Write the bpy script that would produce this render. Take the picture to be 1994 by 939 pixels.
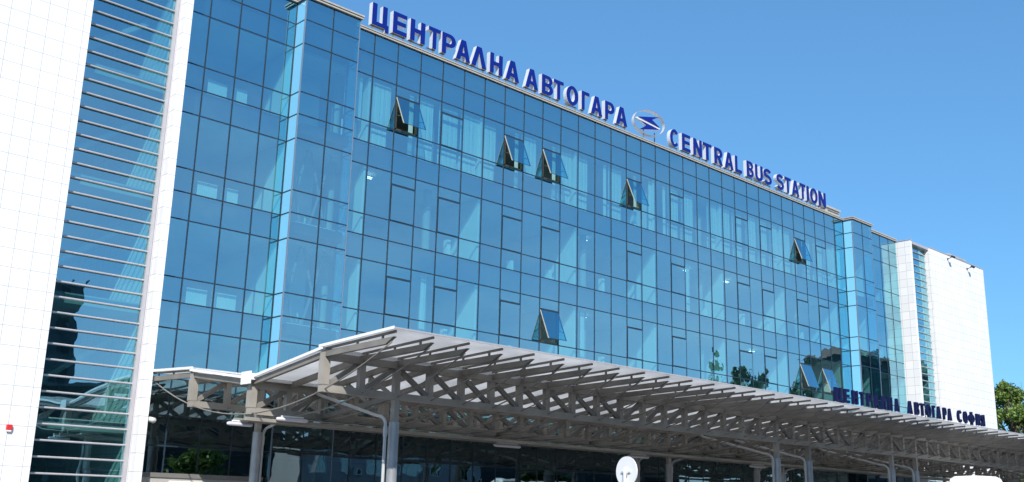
import bpy, math, random
from mathutils import Vector, Matrix
from mathutils.geometry import tessellate_polygon
random.seed(7)
R = math.radians
for o in list(bpy.data.objects): bpy.data.objects.remove(o)
scene = bpy.context.scene
col = scene.collection

# ------------------------------------------------------------------ camera
CAM = Vector((-21.328, -32.16, 1.555))
YAW, PITCH, ROLL = R(43.426), R(14.605), R(1.373)
def cam_axes(a, b, c):
    f = Vector((math.sin(a)*math.cos(b), math.cos(a)*math.cos(b), math.sin(b)))
    r0 = Vector((math.cos(a), -math.sin(a), 0)); u0 = r0.cross(f)
    return math.cos(c)*r0+math.sin(c)*u0, -math.sin(c)*r0+math.cos(c)*u0, f
rr, uu, ff = cam_axes(YAW, PITCH, ROLL)
cd = bpy.data.cameras.new('camera'); cam = bpy.data.objects.new('camera', cd); col.objects.link(cam)
cd.sensor_width = 36.0; cd.lens = 36.0*2026.58/1994.0
cd.clip_start = 0.1; cd.clip_end = 3000
m = Matrix(((rr.x, uu.x, -ff.x), (rr.y, uu.y, -ff.y), (rr.z, uu.z, -ff.z))).to_4x4(); m.translation = CAM
cam.matrix_world = m
scene.camera = cam

# ------------------------------------------------------------------ sun, sky, exposure
SUN = Vector((-0.80, -0.95, 1.0)).normalized()          # towards the sun
SUN_EL = math.asin(SUN.z); SUN_AZ = math.atan2(SUN.x, SUN.y)
sl = bpy.data.lights.new('sun', 'SUN'); sl.energy = 5.0; sl.angle = R(0.5); sl.color = (1.0, 0.95, 0.88)
so = bpy.data.objects.new('sun', sl); col.objects.link(so)
so.rotation_euler = (-SUN).to_track_quat('-Z', 'Y').to_euler(); so.location = (-40, -60, 60)
w = bpy.data.worlds.new('World'); scene.world = w; w.use_nodes = True
nt = w.node_tree; nt.nodes.clear()
N = nt.nodes.new; Lk = nt.links.new
out = N('ShaderNodeOutputWorld'); bg = N('ShaderNodeBackground'); sky = N('ShaderNodeTexSky')
sky.sky_type = 'NISHITA'; sky.sun_disc = False; sky.sun_elevation = SUN_EL; sky.sun_rotation = SUN_AZ
sky.altitude = 550; sky.air_density = 1.0; sky.dust_density = 0.0; sky.ozone_density = 6.0
bg.inputs['Strength'].default_value = 0.15
# fair-weather clouds low in the half of the sky behind the photographer (seen only mirrored in the glass)
tc = N('ShaderNodeTexCoord'); sep = N('ShaderNodeSeparateXYZ'); Lk(tc.outputs['Generated'], sep.inputs[0])
mp = N('ShaderNodeMapping'); mp.inputs['Scale'].default_value = (1, 1, 2.6); mp.inputs['Location'].default_value = (0.2, 0.0, 0.0); Lk(tc.outputs['Generated'], mp.inputs[0])
nz = N('ShaderNodeTexNoise'); nz.inputs['Scale'].default_value = 2.6; nz.inputs['Detail'].default_value = 7; nz.inputs['Roughness'].default_value = 0.55
Lk(mp.outputs[0], nz.inputs['Vector'])
cr = N('ShaderNodeMapRange'); cr.inputs[1].default_value = 0.34; cr.inputs[2].default_value = 0.68; cr.inputs[3].default_value = 0.07; cr.inputs[4].default_value = 0.62; Lk(nz.outputs[0], cr.inputs[0])
my = N('ShaderNodeMapRange'); my.inputs[1].default_value = -0.1; my.inputs[2].default_value = -0.5; Lk(sep.outputs['Y'], my.inputs[0])
mz = N('ShaderNodeMapRange'); mz.inputs[1].default_value = 0.50; mz.inputs[2].default_value = 0.14; Lk(sep.outputs['Z'], mz.inputs[0])
m1 = N('ShaderNodeMath'); m1.operation = 'MULTIPLY'; Lk(cr.outputs[0], m1.inputs[0]); Lk(my.outputs[0], m1.inputs[1])
m2 = N('ShaderNodeMath'); m2.operation = 'MULTIPLY'; Lk(m1.outputs[0], m2.inputs[0]); Lk(mz.outputs[0], m2.inputs[1])
mx = N('ShaderNodeMixRGB'); 
# the camera's colour response to a clear sky: flatter and more saturated than the raw model
sa = N('ShaderNodeVectorMath'); sa.operation = 'SCALE'; sa.inputs['Scale'].default_value = 0.16; Lk(sky.outputs[0], sa.inputs[0])
ga = N('ShaderNodeGamma'); ga.inputs[1].default_value = 0.6; Lk(sa.outputs[0], ga.inputs[0])
st_ = N('ShaderNodeVectorMath'); st_.operation = 'MULTIPLY'; st_.inputs[1].default_value = (0.42/0.19, 0.76/0.19, 1.0/0.19); Lk(ga.outputs[0], st_.inputs[0])
Lk(m2.outputs[0], mx.inputs[0]); Lk(st_.outputs[0], mx.inputs[1]); mx.inputs[2].default_value = (5.2, 5.3, 5.6, 1)
Lk(mx.outputs[0], bg.inputs['Color']); Lk(bg.outputs[0], out.inputs[0])
scene.render.engine = 'CYCLES'
vs = scene.view_settings; vs.view_transform = 'Standard'; vs.look = 'None'; vs.exposure = 0.35; vs.gamma = 1.0; vs.use_curve_mapping = False
cy = scene.cycles; cy.max_bounces = 10; cy.transparent_max_bounces = 16; cy.glossy_bounces = 5; cy.caustics_reflective = False; cy.caustics_refractive = False

# ------------------------------------------------------------------ materials
def new_mat(name):
    mt = bpy.data.materials.new(name); mt.use_nodes = True
    return mt, mt.node_tree, mt.node_tree.nodes['Principled BSDF']
def paint(name, c, rough=0.5, metal=0.0, var=0.12, scale=1.5, bump=0.0, spec=0.5):
    mt, t, b = new_mat(name)
    b.inputs['Roughness'].default_value = rough; b.inputs['Metallic'].default_value = metal
    b.inputs['Specular IOR Level'].default_value = spec
    co = t.nodes.new('ShaderNodeTexCoord'); n1 = t.nodes.new('ShaderNodeTexNoise')
    n1.inputs['Scale'].default_value = scale; n1.inputs['Detail'].default_value = 8
    t.links.new(co.outputs['Object'], n1.inputs['Vector'])
    mr = t.nodes.new('ShaderNodeMapRange'); mr.inputs[1].default_value = 0.3; mr.inputs[2].default_value = 0.7
    mr.inputs[3].default_value = 1-var; mr.inputs[4].default_value = 1+var*0.5
    t.links.new(n1.outputs[0], mr.inputs[0])
    mu = t.nodes.new('ShaderNodeVectorMath'); mu.operation = 'SCALE'; mu.inputs[0].default_value = c
    t.links.new(mr.outputs[0], mu.inputs['Scale']); t.links.new(mu.outputs[0], b.inputs['Base Color'])
    if bump:
        bp = t.nodes.new('ShaderNodeBump'); bp.inputs['Strength'].default_value = bump; bp.inputs['Distance'].default_value = 0.01
        t.links.new(n1.outputs[0], bp.inputs['Height']); t.links.new(bp.outputs[0], b.inputs['Normal'])
    return mt
def glass(name, refl, tint, lo, hi, wav=0.0):
    """coated solar-control glass: a tinted mirror coat over a tinted see-through sheet"""
    mt = bpy.data.materials.new(name); mt.use_nodes = True; t = mt.node_tree; t.nodes.clear()
    o = t.nodes.new('ShaderNodeOutputMaterial'); mi = t.nodes.new('ShaderNodeMixShader')
    g = t.nodes.new('ShaderNodeBsdfGlossy'); g.inputs['Roughness'].default_value = 0.0; g.inputs['Color'].default_value = (*refl, 1)
    tr = t.nodes.new('ShaderNodeBsdfTransparent'); tr.inputs['Color'].default_value = (*tint, 1)
    lw = t.nodes.new('ShaderNodeLayerWeight'); lw.inputs['Blend'].default_value = 0.35
    mr = t.nodes.new('ShaderNodeMapRange'); mr.inputs[1].default_value = 0.0; mr.inputs[2].default_value = 1.0
    mr.inputs[3].default_value = lo; mr.inputs[4].default_value = hi
    t.links.new(lw.outputs['Facing'], mr.inputs[0]); t.links.new(mr.outputs[0], mi.inputs[0])
    co = t.nodes.new('ShaderNodeTexCoord'); n1 = t.nodes.new('ShaderNodeTexNoise'); n1.inputs['Scale'].default_value = 0.9; n1.inputs['Detail'].default_value = 1.5
    t.links.new(co.outputs['Object'], n1.inputs['Vector'])
    bp = t.nodes.new('ShaderNodeBump'); bp.inputs['Strength'].default_value = 1.0; bp.inputs['Distance'].default_value = wav
    t.links.new(n1.outputs[0], bp.inputs['Height']); t.links.new(bp.outputs[0], g.inputs['Normal'])
    t.links.new(tr.outputs[0], mi.inputs[1]); t.links.new(g.outputs[0], mi.inputs[2]); t.links.new(mi.outputs[0], o.inputs[0])
    return mt
def tile_mat(name, ox, oz, tw, th):
    mt, t, b = new_mat(name)
    co = t.nodes.new('ShaderNodeTexCoord'); s = t.nodes.new('ShaderNodeSeparateXYZ'); t.links.new(co.outputs['Object'], s.inputs[0])
    ad = t.nodes.new('ShaderNodeMath'); ad.operation = 'ADD'; t.links.new(s.outputs[0], ad.inputs[0]); t.links.new(s.outputs[1], ad.inputs[1])
    a2 = t.nodes.new('ShaderNodeMath'); a2.operation = 'ADD'; a2.inputs[1].default_value = -ox; t.links.new(ad.outputs[0], a2.inputs[0])
    a3 = t.nodes.new('ShaderNodeMath'); a3.operation = 'ADD'; a3.inputs[1].default_value = -oz; t.links.new(s.outputs[2], a3.inputs[0])
    cb = t.nodes.new('ShaderNodeCombineXYZ'); t.links.new(a2.outputs[0], cb.inputs[0]); t.links.new(a3.outputs[0], cb.inputs[1])
    br = t.nodes.new('ShaderNodeTexBrick'); br.offset = 0.0; br.squash = 1.0
    br.inputs['Scale'].default_value = 1.0; br.inputs['Brick Width'].default_value = tw; br.inputs['Row Height'].default_value = th
    br.inputs['Mortar Size'].default_value = 0.012; br.inputs['Mortar Smooth'].default_value = 0.3; br.inputs['Bias'].default_value = 0
    br.inputs['Color1'].default_value = (0.74, 0.75, 0.76, 1); br.inputs['Color2'].default_value = (0.82, 0.82, 0.82, 1); br.inputs['Mortar'].default_value = (0.45, 0.45, 0.46, 1)
    t.links.new(cb.outputs[0], br.inputs['Vector']); t.links.new(br.outputs['Color'], b.inputs['Base Color'])
    b.inputs['Roughness'].default_value = 0.35
    return mt
def translucent(name, c, tcol, mixf):
    mt = bpy.data.materials.new(name); mt.use_nodes = True; t = mt.node_tree; t.nodes.clear()
    o = t.nodes.new('ShaderNodeOutputMaterial'); mi = t.nodes.new('ShaderNodeMixShader'); mi.inputs[0].default_value = mixf
    d = t.nodes.new('ShaderNodeBsdfDiffuse'); tr = t.nodes.new('ShaderNodeBsdfTranslucent')
    co = t.nodes.new('ShaderNodeTexCoord'); n1 = t.nodes.new('ShaderNodeTexNoise'); n1.inputs['Scale'].default_value = 0.8; n1.inputs['Detail'].default_value = 8
    t.links.new(co.outputs['Object'], n1.inputs['Vector'])
    wv = t.nodes.new('ShaderNodeTexWave'); wv.bands_direction = 'X'; wv.inputs['Scale'].default_value = 2.5; wv.inputs['Distortion'].default_value = 0
    t.links.new(co.outputs['Object'], wv.inputs['Vector'])
    bp = t.nodes.new('ShaderNodeBump'); bp.inputs['Strength'].default_value = 0.6; bp.inputs['Distance'].default_value = 0.02
    t.links.new(wv.outputs[1], bp.inputs['Height']); t.links.new(bp.outputs[0], d.inputs['Normal'])
    for sh, cc in ((d, c), (tr, tcol)):
        mr = t.nodes.new('ShaderNodeMapRange'); mr.inputs[1].default_value = 0.3; mr.inputs[2].default_value = 0.7; mr.inputs[3].default_value = 0.82; mr.inputs[4].default_value = 1.04
        t.links.new(n1.outputs[0], mr.inputs[0])
        mu = t.nodes.new('ShaderNodeVectorMath'); mu.operation = 'SCALE'; mu.inputs[0].default_value = cc
        t.links.new(mr.outputs[0], mu.inputs['Scale']); t.links.new(mu.outputs[0], sh.inputs['Color'])
    t.links.new(d.outputs[0], mi.inputs[1]); t.links.new(tr.outputs[0], mi.inputs[2]); t.links.new(mi.outputs[0], o.inputs[0])
    return mt
M = {}
M['glass'] = glass('blue_coated_glass', (0.44, 0.84, 1.0), (0.54, 1.0, 1.0), 0.46, 0.87, 0.006)
M['glass_low'] = glass('shade_darkened_glass', (0.42, 0.60, 0.66), (0.30, 0.42, 0.44), 0.36, 0.80, 0.005)  # same glazing as above, colour darkened to stand in for shade under the canopy
M['clear'] = glass('clear_glass', (0.9, 0.95, 1.0), (0.75, 0.85, 0.85), 0.06, 0.6, 0.0)
def enamel(name):
    mt, t, b = new_mat(name)
    b.inputs['Base Color'].default_value = (0.22, 0.60, 0.88, 1); b.inputs['Roughness'].default_value = 0.05
    b.inputs['Coat Weight'].default_value = 1.0; b.inputs['Coat Roughness'].default_value = 0.0
    return mt
M['enamel'] = enamel('pale_blue_enamelled_glass')
M['mullion'] = paint('dark_blue_gasket', (0.012, 0.03, 0.05), 0.5, var=0.2)
M['bronze'] = paint('dark_bronze_frame', (0.06, 0.055, 0.04), 0.45)
M['cream'] = paint('cream_frame_edge', (0.46, 0.44, 0.36), 0.45)
M['spandrel'] = paint('slate_spandrel', (0.035, 0.04, 0.06), 0.7, var=0.15, scale=0.6)
M['white_wall'] = paint('white_plaster', (0.78, 0.78, 0.76), 0.8, var=0.05)
M['grey_wall'] = paint('grey_plaster', (0.36, 0.36, 0.35), 0.85, var=0.08)
M['floor_in'] = paint('carpet', (0.22, 0.22, 0.23), 0.9)
M['blind'] = paint('white_fabric_blind', (0.80, 0.80, 0.78), 0.9, var=0.05)
M['coping'] = paint('beige_metal_coping', (0.42, 0.395, 0.345), 0.45, var=0.12, scale=4)
M['tile'] = tile_mat('white_square_tile', -10.38, 16.38, 0.538, 0.556)
M['alu'] = paint('brushed_aluminium', (0.50, 0.49, 0.50), 0.4, metal=0.3, var=0.08, scale=3)
M['post'] = paint('grey_lilac_post', (0.52, 0.50, 0.53), 0.5, var=0.06)
M['post_blue'] = paint('slate_blue_post', (0.16, 0.20, 0.27), 0.5, var=0.06)
M['steel'] = paint('beige_grey_steel', (0.30, 0.278, 0.245), 0.6, var=0.28, scale=1.1, bump=0.1)
M['steel2'] = paint('grey_painted_steel', (0.20, 0.187, 0.168), 0.6, var=0.28, scale=1.4)
M['galv'] = paint('galvanised_column', (0.34, 0.35, 0.36), 0.42, metal=0.35, var=0.2, scale=2.5)
M['pipe'] = paint('grey_downpipe', (0.45, 0.46, 0.46), 0.4, var=0.1, scale=3)
M['roof'] = translucent('white_roof_sheet', (0.80, 0.80, 0.79), (0.92, 0.915, 0.91), 0.66)
M['white_metal'] = paint('white_enamel', (0.78, 0.78, 0.77), 0.35, var=0.05)
M['blue'] = paint('royal_blue_acrylic', (0.004, 0.018, 0.20), 0.45, var=0.06, spec=0.15)
M['navy'] = paint('dark_navy_acrylic', (0.006, 0.009, 0.050), 0.5, var=0.1, spec=0.15)
M['return'] = paint('white_letter_side', (0.55, 0.57, 0.60), 0.4, var=0.05)
M['chrome'] = paint('polished_steel', (0.70, 0.70, 0.68), 0.22, metal=0.85, var=0.15, scale=2)
M['dark'] = paint('black_plastic', (0.025, 0.025, 0.03), 0.5)
M['red'] = paint('red_plastic', (0.62, 0.03, 0.035), 0.35)
M['lamp_tube'] = paint('white_lamp_cover', (0.62, 0.61, 0.66), 0.4, var=0.03)
M['asphalt'] = paint('asphalt', (0.055, 0.055, 0.057), 0.9, var=0.35, scale=0.7, bump=0.3)
M['paving'] = paint('concrete_paving', (0.30, 0.29, 0.275), 0.85, var=0.2, scale=1.2)
M['kerb'] = paint('kerb_stone', (0.36, 0.35, 0.33), 0.85)
M['stone'] = paint('grey_stone', (0.40, 0.385, 0.36), 0.7, var=0.12, scale=1.3)
M['stone_dark'] = paint('dark_grey_stone', (0.17, 0.165, 0.16), 0.7, var=0.12)
M['render'] = paint('pale_grey_render', (0.48, 0.45, 0.44), 0.85, var=0.12, scale=0.5)
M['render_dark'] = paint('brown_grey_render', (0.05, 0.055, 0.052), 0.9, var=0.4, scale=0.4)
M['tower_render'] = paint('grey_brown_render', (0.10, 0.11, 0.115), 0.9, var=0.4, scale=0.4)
M['roof_tile'] = paint('brown_roof_tile', (0.16, 0.085, 0.06), 0.85, var=0.4, scale=1.5)
M['window'] = glass('house_window_glass', (0.85, 0.9, 0.95), (0.2, 0.22, 0.24), 0.2, 0.8, 0.002)
M['dark_in'] = paint('painted_room_shade', (0.03, 0.035, 0.04), 0.9)  # near-black colour stands in for the shade of unlit rooms
M['bark'] = paint('bark', (0.085, 0.065, 0.05), 0.9, var=0.3, scale=6)
def leaf_mat(name, c1, c2):
    mt, t, b = new_mat(name)
    co = t.nodes.new('ShaderNodeTexCoord'); n1 = t.nodes.new('ShaderNodeTexNoise'); n1.inputs['Scale'].default_value = 0.9; n1.inputs['Detail'].default_value = 6
    t.links.new(co.outputs['Object'], n1.inputs['Vector'])
    cr_ = t.nodes.new('ShaderNodeValToRGB'); cr_.color_ramp.elements[0].position = 0.35; cr_.color_ramp.elements[1].position = 0.65
    cr_.color_ramp.elements[0].color = (*c1, 1); cr_.color_ramp.elements[1].color = (*c2, 1)
    t.links.new(n1.outputs[0], cr_.inputs[0]); t.links.new(cr_.outputs[0], b.inputs['Base Color'])
    b.inputs['Roughness'].default_value = 0.6
    tr = t.nodes.new('ShaderNodeBsdfTranslucent'); t.links.new(cr_.outputs[0], tr.inputs['Color'])
    mi = t.nodes.new('ShaderNodeMixShader'); mi.inputs[0].default_value = 0.3
    t.links.new(b.outputs[0], mi.inputs[1]); t.links.new(tr.outputs[0], mi.inputs[2]); t.links.new(mi.outputs[0], t.nodes['Material Output'].inputs[0])
    return mt
M['leaf'] = leaf_mat('green_leaf', (0.09, 0.16, 0.03), (0.21, 0.30, 0.06))
M['leaf2'] = leaf_mat('dark_green_leaf', (0.025, 0.055, 0.015), (0.06, 0.10, 0.025))

# ------------------------------------------------------------------ mesh helpers
class MB:
    def __init__(s): s.v = []; s.f = []; s.m = []
    def add(s, vs_, fs, mi=0):
        b = len(s.v); s.v += [tuple(p) for p in vs_]; s.f += [tuple(b+i for i in q) for q in fs]; s.m += [mi]*len(fs); return s
    def box(s, x0, x1, y0, y1, z0, z1, mi=0):
        return s.add([(x0,y0,z0),(x1,y0,z0),(x1,y1,z0),(x0,y1,z0),(x0,y0,z1),(x1,y0,z1),(x1,y1,z1),(x0,y1,z1)],
              [(0,3,2,1),(4,5,6,7),(0,1,5,4),(1,2,6,5),(2,3,7,6),(3,0,4,7)], mi)
    def bar(s, p, q, w_, h, up=(0,0,1), mi=0):
        p = Vector(p); q = Vector(q); d = (q-p).normalized(); up = Vector(up)
        if abs(d.dot(up)) > 0.99: up = Vector((0,1,0))
        sx = d.cross(up).normalized()*w_/2; sz = sx.cross(d).normalized()*h/2
        vs_ = [p-sx-sz, p+sx-sz, p+sx+sz, p-sx+sz, q-sx-sz, q+sx-sz, q+sx+sz, q-sx+sz]
        return s.add(vs_, [(0,3,2,1),(4,5,6,7),(0,1,5,4),(1,2,6,5),(2,3,7,6),(3,0,4,7)], mi)
    def tube(s, pts, rad, n=8, mi=0, cap=True):
        pts = [Vector(p) for p in pts]; rads = rad if isinstance(rad, (list, tuple)) else [rad]*len(pts)
        b = len(s.v); prev = None
        for i, p in enumerate(pts):
            d = (pts[min(i+1, len(pts)-1)]-pts[max(i-1, 0)]).normalized()
            if prev is None:
                a = Vector((0,0,1)) if abs(d.z) < 0.9 else Vector((1,0,0))
                prev = d.cross(a).normalized()
            u_ = (prev-d*prev.dot(d)).normalized(); v_ = d.cross(u_); prev = u_
            for k in range(n):
                t = 2*math.pi*k/n; s.v.append(tuple(p+rads[i]*(math.cos(t)*u_+math.sin(t)*v_)))
        for i in range(len(pts)-1):
            for k in range(n):
                s.f.append((b+i*n+k, b+i*n+(k+1)%n, b+(i+1)*n+(k+1)%n, b+(i+1)*n+k)); s.m.append(mi)
        if cap:
            s.f.append(tuple(b+k for k in reversed(range(n)))); s.m.append(mi)
            s.f.append(tuple(b+(len(pts)-1)*n+k for k in range(n))); s.m.append(mi)
        return s
    def quad(s, a, b, c, d, mi=0): return s.add([a,b,c,d], [(0,1,2,3)], mi)
    def build(s, name, mat, parent=None, smooth=False, bevel=0.0):
        me = bpy.data.meshes.new(name)
        off = Vector((0,0,0)); p = parent
        while p is not None: off += p.location; p = p.parent
        me.from_pydata([tuple(Vector(a)-off) for a in s.v], [], s.f)
        for mt in (mat if isinstance(mat, (list, tuple)) else [mat]): me.materials.append(mt)
        me.polygons.foreach_set('material_index', s.m)
        if smooth: me.polygons.foreach_set('use_smooth', [True]*len(me.polygons))
        me.update()
        o = bpy.data.objects.new(name, me); col.objects.link(o)
        if parent is not None: o.parent = parent
        if bevel:
            bv = o.modifiers.new('bevel', 'BEVEL'); bv.width = bevel; bv.segments = 2; bv.limit_method = 'ANGLE'
        return o
def tag(o, label=None, cat=None, group=None, kind=None):
    for k, v_ in (('label', label), ('category', cat), ('group', group), ('kind', kind)):
        if v_: o[k] = v_
    return o
def empty(name, loc, label, cat, group=None):
    o = bpy.data.objects.new(name, None); col.objects.link(o); o.location = loc; o.empty_display_size = 0.3
    return tag(o, label, cat, group)
def copy_tree(o, parent=None):
    c = o.copy(); col.objects.link(c); c.parent = parent
    for ch in [x for x in bpy.data.objects if x.parent == o]: copy_tree(ch, c)
    return c

# ------------------------------------------------------------------ ground
MB().quad((-900,-900,0),(900,-900,0),(900,900,0),(-900,900,0)).build('ground', M['asphalt'])['kind'] = 'structure'
tag(MB().box(-30,75,-12.2,0.0,0.0,0.14).build('pavement', M['paving']), kind='structure')
tag(MB().box(-30,75,-12.36,-12.203,0.0,0.145).build('kerb', M['kerb']), kind='structure')

# ------------------------------------------------------------------ building
W = 1.2
DX = {-6:0.04,-5:0.044,-4:0.02,-3:-0.029,-2:-0.07,-1:-0.04,0:-0.01,1:-0.009,2:-0.01,3:0.012,4:0.02,5:0.03,6:0.04,7:0.075,8:0.09,9:0.105,10:0.13,11:0.14,12:0.14,13:0.128,14:0.09,15:0.05,16:0.025,17:0.0,18:-0.035,19:-0.055,20:-0.09,21:-0.105,22:-0.1,23:-0.08,24:-0.065,25:-0.04,26:-0.03,27:-0.01,28:0.03,29:0.05,30:0.04,31:0.0,32:-0.02,33:0,34:0,35:0,36:0,37:0,38:0}
def cx(c): return W*c+DX.get(c, 0)
RZ = [20.2, 19.333, 18.367, 16.425, 15.546, 14.607, 12.621, 11.781, 10.827, 8.842, 8.011, 7.128, 5.16, 4.3, 3.35, 0.16]
BLD = empty('bus_station_building', (19.2, 0, 0), 'blue glass fronted bus station building with white tiled stair towers at both ends', 'building')
def P(mb, name, mat, parent=BLD, **k): return mb.build(name, mat, parent, **k)
XL, XR = -7.08, 45.5
DEP = 7.0
# floors and rear
P(MB().box(XL, XR, 0.16, 14, 18.40, 20.19), 'roof_slab', M['white_wall'])
for za, zb in ((14.66, 15.50), (10.88, 11.74), (7.18, 7.97), (3.40, 4.26)):
    P(MB().box(XL, XR, 0.16, DEP, za, zb), 'floor_slab', M['white_wall'])
    P(MB().box(XL, XR, 0.20, DEP, zb+0.004, zb+0.02), 'carpet', M['floor_in'])
P(MB().box(XL, XR, DEP, DEP+0.25, 3.4, 18.39), 'rear_wall', M['grey_wall'])
P(MB().box(XL, XR, 4.5, 4.7, 0.0, 3.397), 'rear_wall', M['dark_in'])  # painted near-black so no sunlit interior shows through the lower glass
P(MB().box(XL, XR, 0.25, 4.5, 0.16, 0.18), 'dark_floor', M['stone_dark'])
for za, zb in ((18.38, 20.19), (14.62, 15.53), (10.84, 11.77), (7.14, 8.0), (3.36, 4.29)):
    for a, b in ((XL, -2.5), (0.05, 38.35), (40.85, XR)):
        P(MB().box(a, b, 0.09, 0.155, za, zb), 'spandrel_panel', M['spandrel'])
# partitions between the rooms
for c in (1, 6, 11, 16, 21, 26, 31):
    for z0, z1 in ((15.53, 18.38), (11.77, 14.62), (8.0, 10.84), (4.29, 7.14)):
        P(MB().box(cx(c)-0.06, cx(c)+0.06, 0.14, DEP-0.003, z0+0.035, z1), 'partition_wall', M['white_wall'])
for x in (-2.42, 40.86):
    P(MB().box(x-0.05, x+0.05, 0.14, DEP-0.003, 4.3, 18.37), 'partition_wall', M['white_wall'])
for c in (0, 4, 12, 20, 28, 32):
    P(MB().tube([(cx(c)+0.2, 0.95, 0.1), (cx(c)+0.2, 0.95, 18.38)], 0.17, 14), 'round_pillar', M['grey_wall'], smooth=False)
# coping
P(MB().box(0.1, 38.3, -0.09, 0.5, 20.205, 20.26).box(0.1, 38.3, -0.07, 0.5, 20.26, 20.29).box(0.1, 38.3, -0.11, 0.5, 20.29, 20.335), 'coping', M['coping'])
for a, b in ((XL+0.02, -2.55), (40.95, XR-0.02)):
    P(MB().box(a, b, -0.10, 0.5, 20.205, 20.27).box(a, b, -0.07, 0.5, 20.27, 20.30).box(a, b, -0.13, 0.5, 20.30, 20.37), 'coping', M['coping'])
# curtain wall ------------------------------------------------------
OPEN = {(0,2):24,(0,7):22,(0,9):22,(0,14):22,(0,27):19,(2,9):22,(2,27):20,(2,29):20}
OPCOL = (2,4,7,9,14,17,22,24,27,29)
WROW = {0:2, 1:5, 2:8, 3:11}         # floor -> index of the row line at the window head
panes = []                            # (area weight, 4 corners)
def pane(x0, x1, z0, z1, y=0.0):
    g = 0.012
    ax, az = random.uniform(-1,1)*0.0018, random.uniform(-1,1)*0.0018
    xc, zc = (x0+x1)/2, (z0+z1)/2
    f = lambda x, z: (x, y+ax*(x-xc)+az*(z-zc), z)
    d2 = (Vector((xc, y, zc))-CAM).length_squared
    panes.append(((x1-x0)*(z1-z0)/d2*(0.2 if zc < 6.5 else 1), [f(x0+g,z0+g), f(x1-g,z0+g), f(x1-g,z1-g), f(x0+g,z1-g)]))
def sash(x0, x1, zt, zb, ang, cold=True):
    """top-hung sash, hinge at zt"""
    a = R(ang); h = zt-zb
    def T(x, y, z):                   # local: y out is negative, z down from the hinge
        return (x, -0.02+y*math.cos(a)-z*math.sin(a), zt+y*math.sin(a)-z*math.cos(a))
    def tb(mb, xa, xb, ya, yb, za, zc, mi=0):
        vs_ = [T(x,y,z) for z in (za, zc) for x, y in ((xa,ya),(xb,ya),(xb,yb),(xa,yb))]
        return mb.add(vs_, [(0,1,2,3),(7,6,5,4),(4,5,1,0),(5,6,2,1),(6,7,3,2),(7,4,0,3)], mi)
    fr = MB(); wd = 0.036 if ang else 0.022
    tb(fr, x0, x0+wd, 0.0, 0.05, 0, h, 1 if ang else 0); tb(fr, x1-wd, x1, 0.0, 0.05, 0, h)
    tb(fr, x0+wd, x1-wd, 0.0, 0.05, 0, wd); tb(fr, x0+wd, x1-wd, 0.0, 0.05, h-wd, h)
    wn = fr.build('awning_window', [M['mullion'], M['cream']], BLD)
    g = MB(); e = 0.014 if ang else 0.012
    g.add([T(x0+e,-0.006,h-e), T(x1-e,-0.006,h-e), T(x1-e,-0.006,e), T(x0+e,-0.006,e)], [(0,1,2,3)])
    g.build('pane', M['glass'], wn)
    if ang:
        ra = MB()
        ra.box(x0+0.03, x0+0.08, 0.0, 0.10, zb+0.02, zt); ra.box(x1-0.08, x1-0.03, 0.0, 0.10, zb+0.02, zt); ra.box(x0+0.03, x1-0.03, 0.0, 0.11, zb+0.0, zb+0.07)
        ra.build('window_reveal', M['bronze'], wn)
        for xs_ in (x0+0.05, x1-0.05):
            MB().bar((xs_, 0.03, zb+0.45*h), T(xs_, 0.03, h*0.72), 0.022, 0.03).build('stay_arm', M['bronze'], wn)
        tag(wn, 'top-hung window sash tilted open')
def wall_run(cols, y=0.0, ops=()):
    for c in cols[:-1]:
        x0, x1 = cx(c), cx(c+1)
        for r in range(15):
            z1, z0 = RZ[r], RZ[r+1]
            if r == 14:
                pane(x0, x1, 1.9, z1, y); pane(x0, x1, z0, 1.9, y); continue
            fl = {2:0, 5:1, 8:2, 11:3}.get(r)
            if fl is not None and fl < 3 and c in ops:
                zt = z1-(z1-z0)*0.25
                pane(x0, x1, zt, z1, y)
                MB().box(x0+0.026, x1-0.026, -0.016, 0.05, zt-0.025, zt+0.05).build('window_transom', M['mullion'], BLD)
                sash(x0+0.03, x1-0.03, zt-0.027, z0+0.028, OPEN.get((fl, c), 0))
            else: pane(x0, x1, z0, z1, y)
wall_run(list(range(0, 33)), 0.0, OPCOL)
wall_run(list(range(-6, -1)), 0.0)
wall_run(list(range(34, 39)), 0.0)
def mullion(x, y0=-0.012, y1=0.06, wd=0.05, z0=0.16, z1=20.2, parent=BLD):
    return MB().box(x-wd/2, x+wd/2, y0, y1, z0, z1).build('mullion', M['mullion'], parent)
for c in list(range(-5, -1))+list(range(0, 33))+list(range(34, 38)): mullion(cx(c))
for r, z in enumerate(RZ[:-1]+[1.9]):
    for a, b in ((XL, -2.4), (0.0, 38.4), (40.8, XR)):
        MB().box(a, b, -0.008, 0.05, z-0.022, z+0.022).build('transom', M['mullion'], BLD)
panes.sort(key=lambda t: -t[0])
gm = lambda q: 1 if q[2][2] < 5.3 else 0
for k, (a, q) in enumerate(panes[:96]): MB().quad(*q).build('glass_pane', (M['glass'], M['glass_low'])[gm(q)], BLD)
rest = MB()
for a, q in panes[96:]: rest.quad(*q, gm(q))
tag(rest.build('glass_pane', [M['glass'], M['glass_low']], BLD), kind='stuff')
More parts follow.
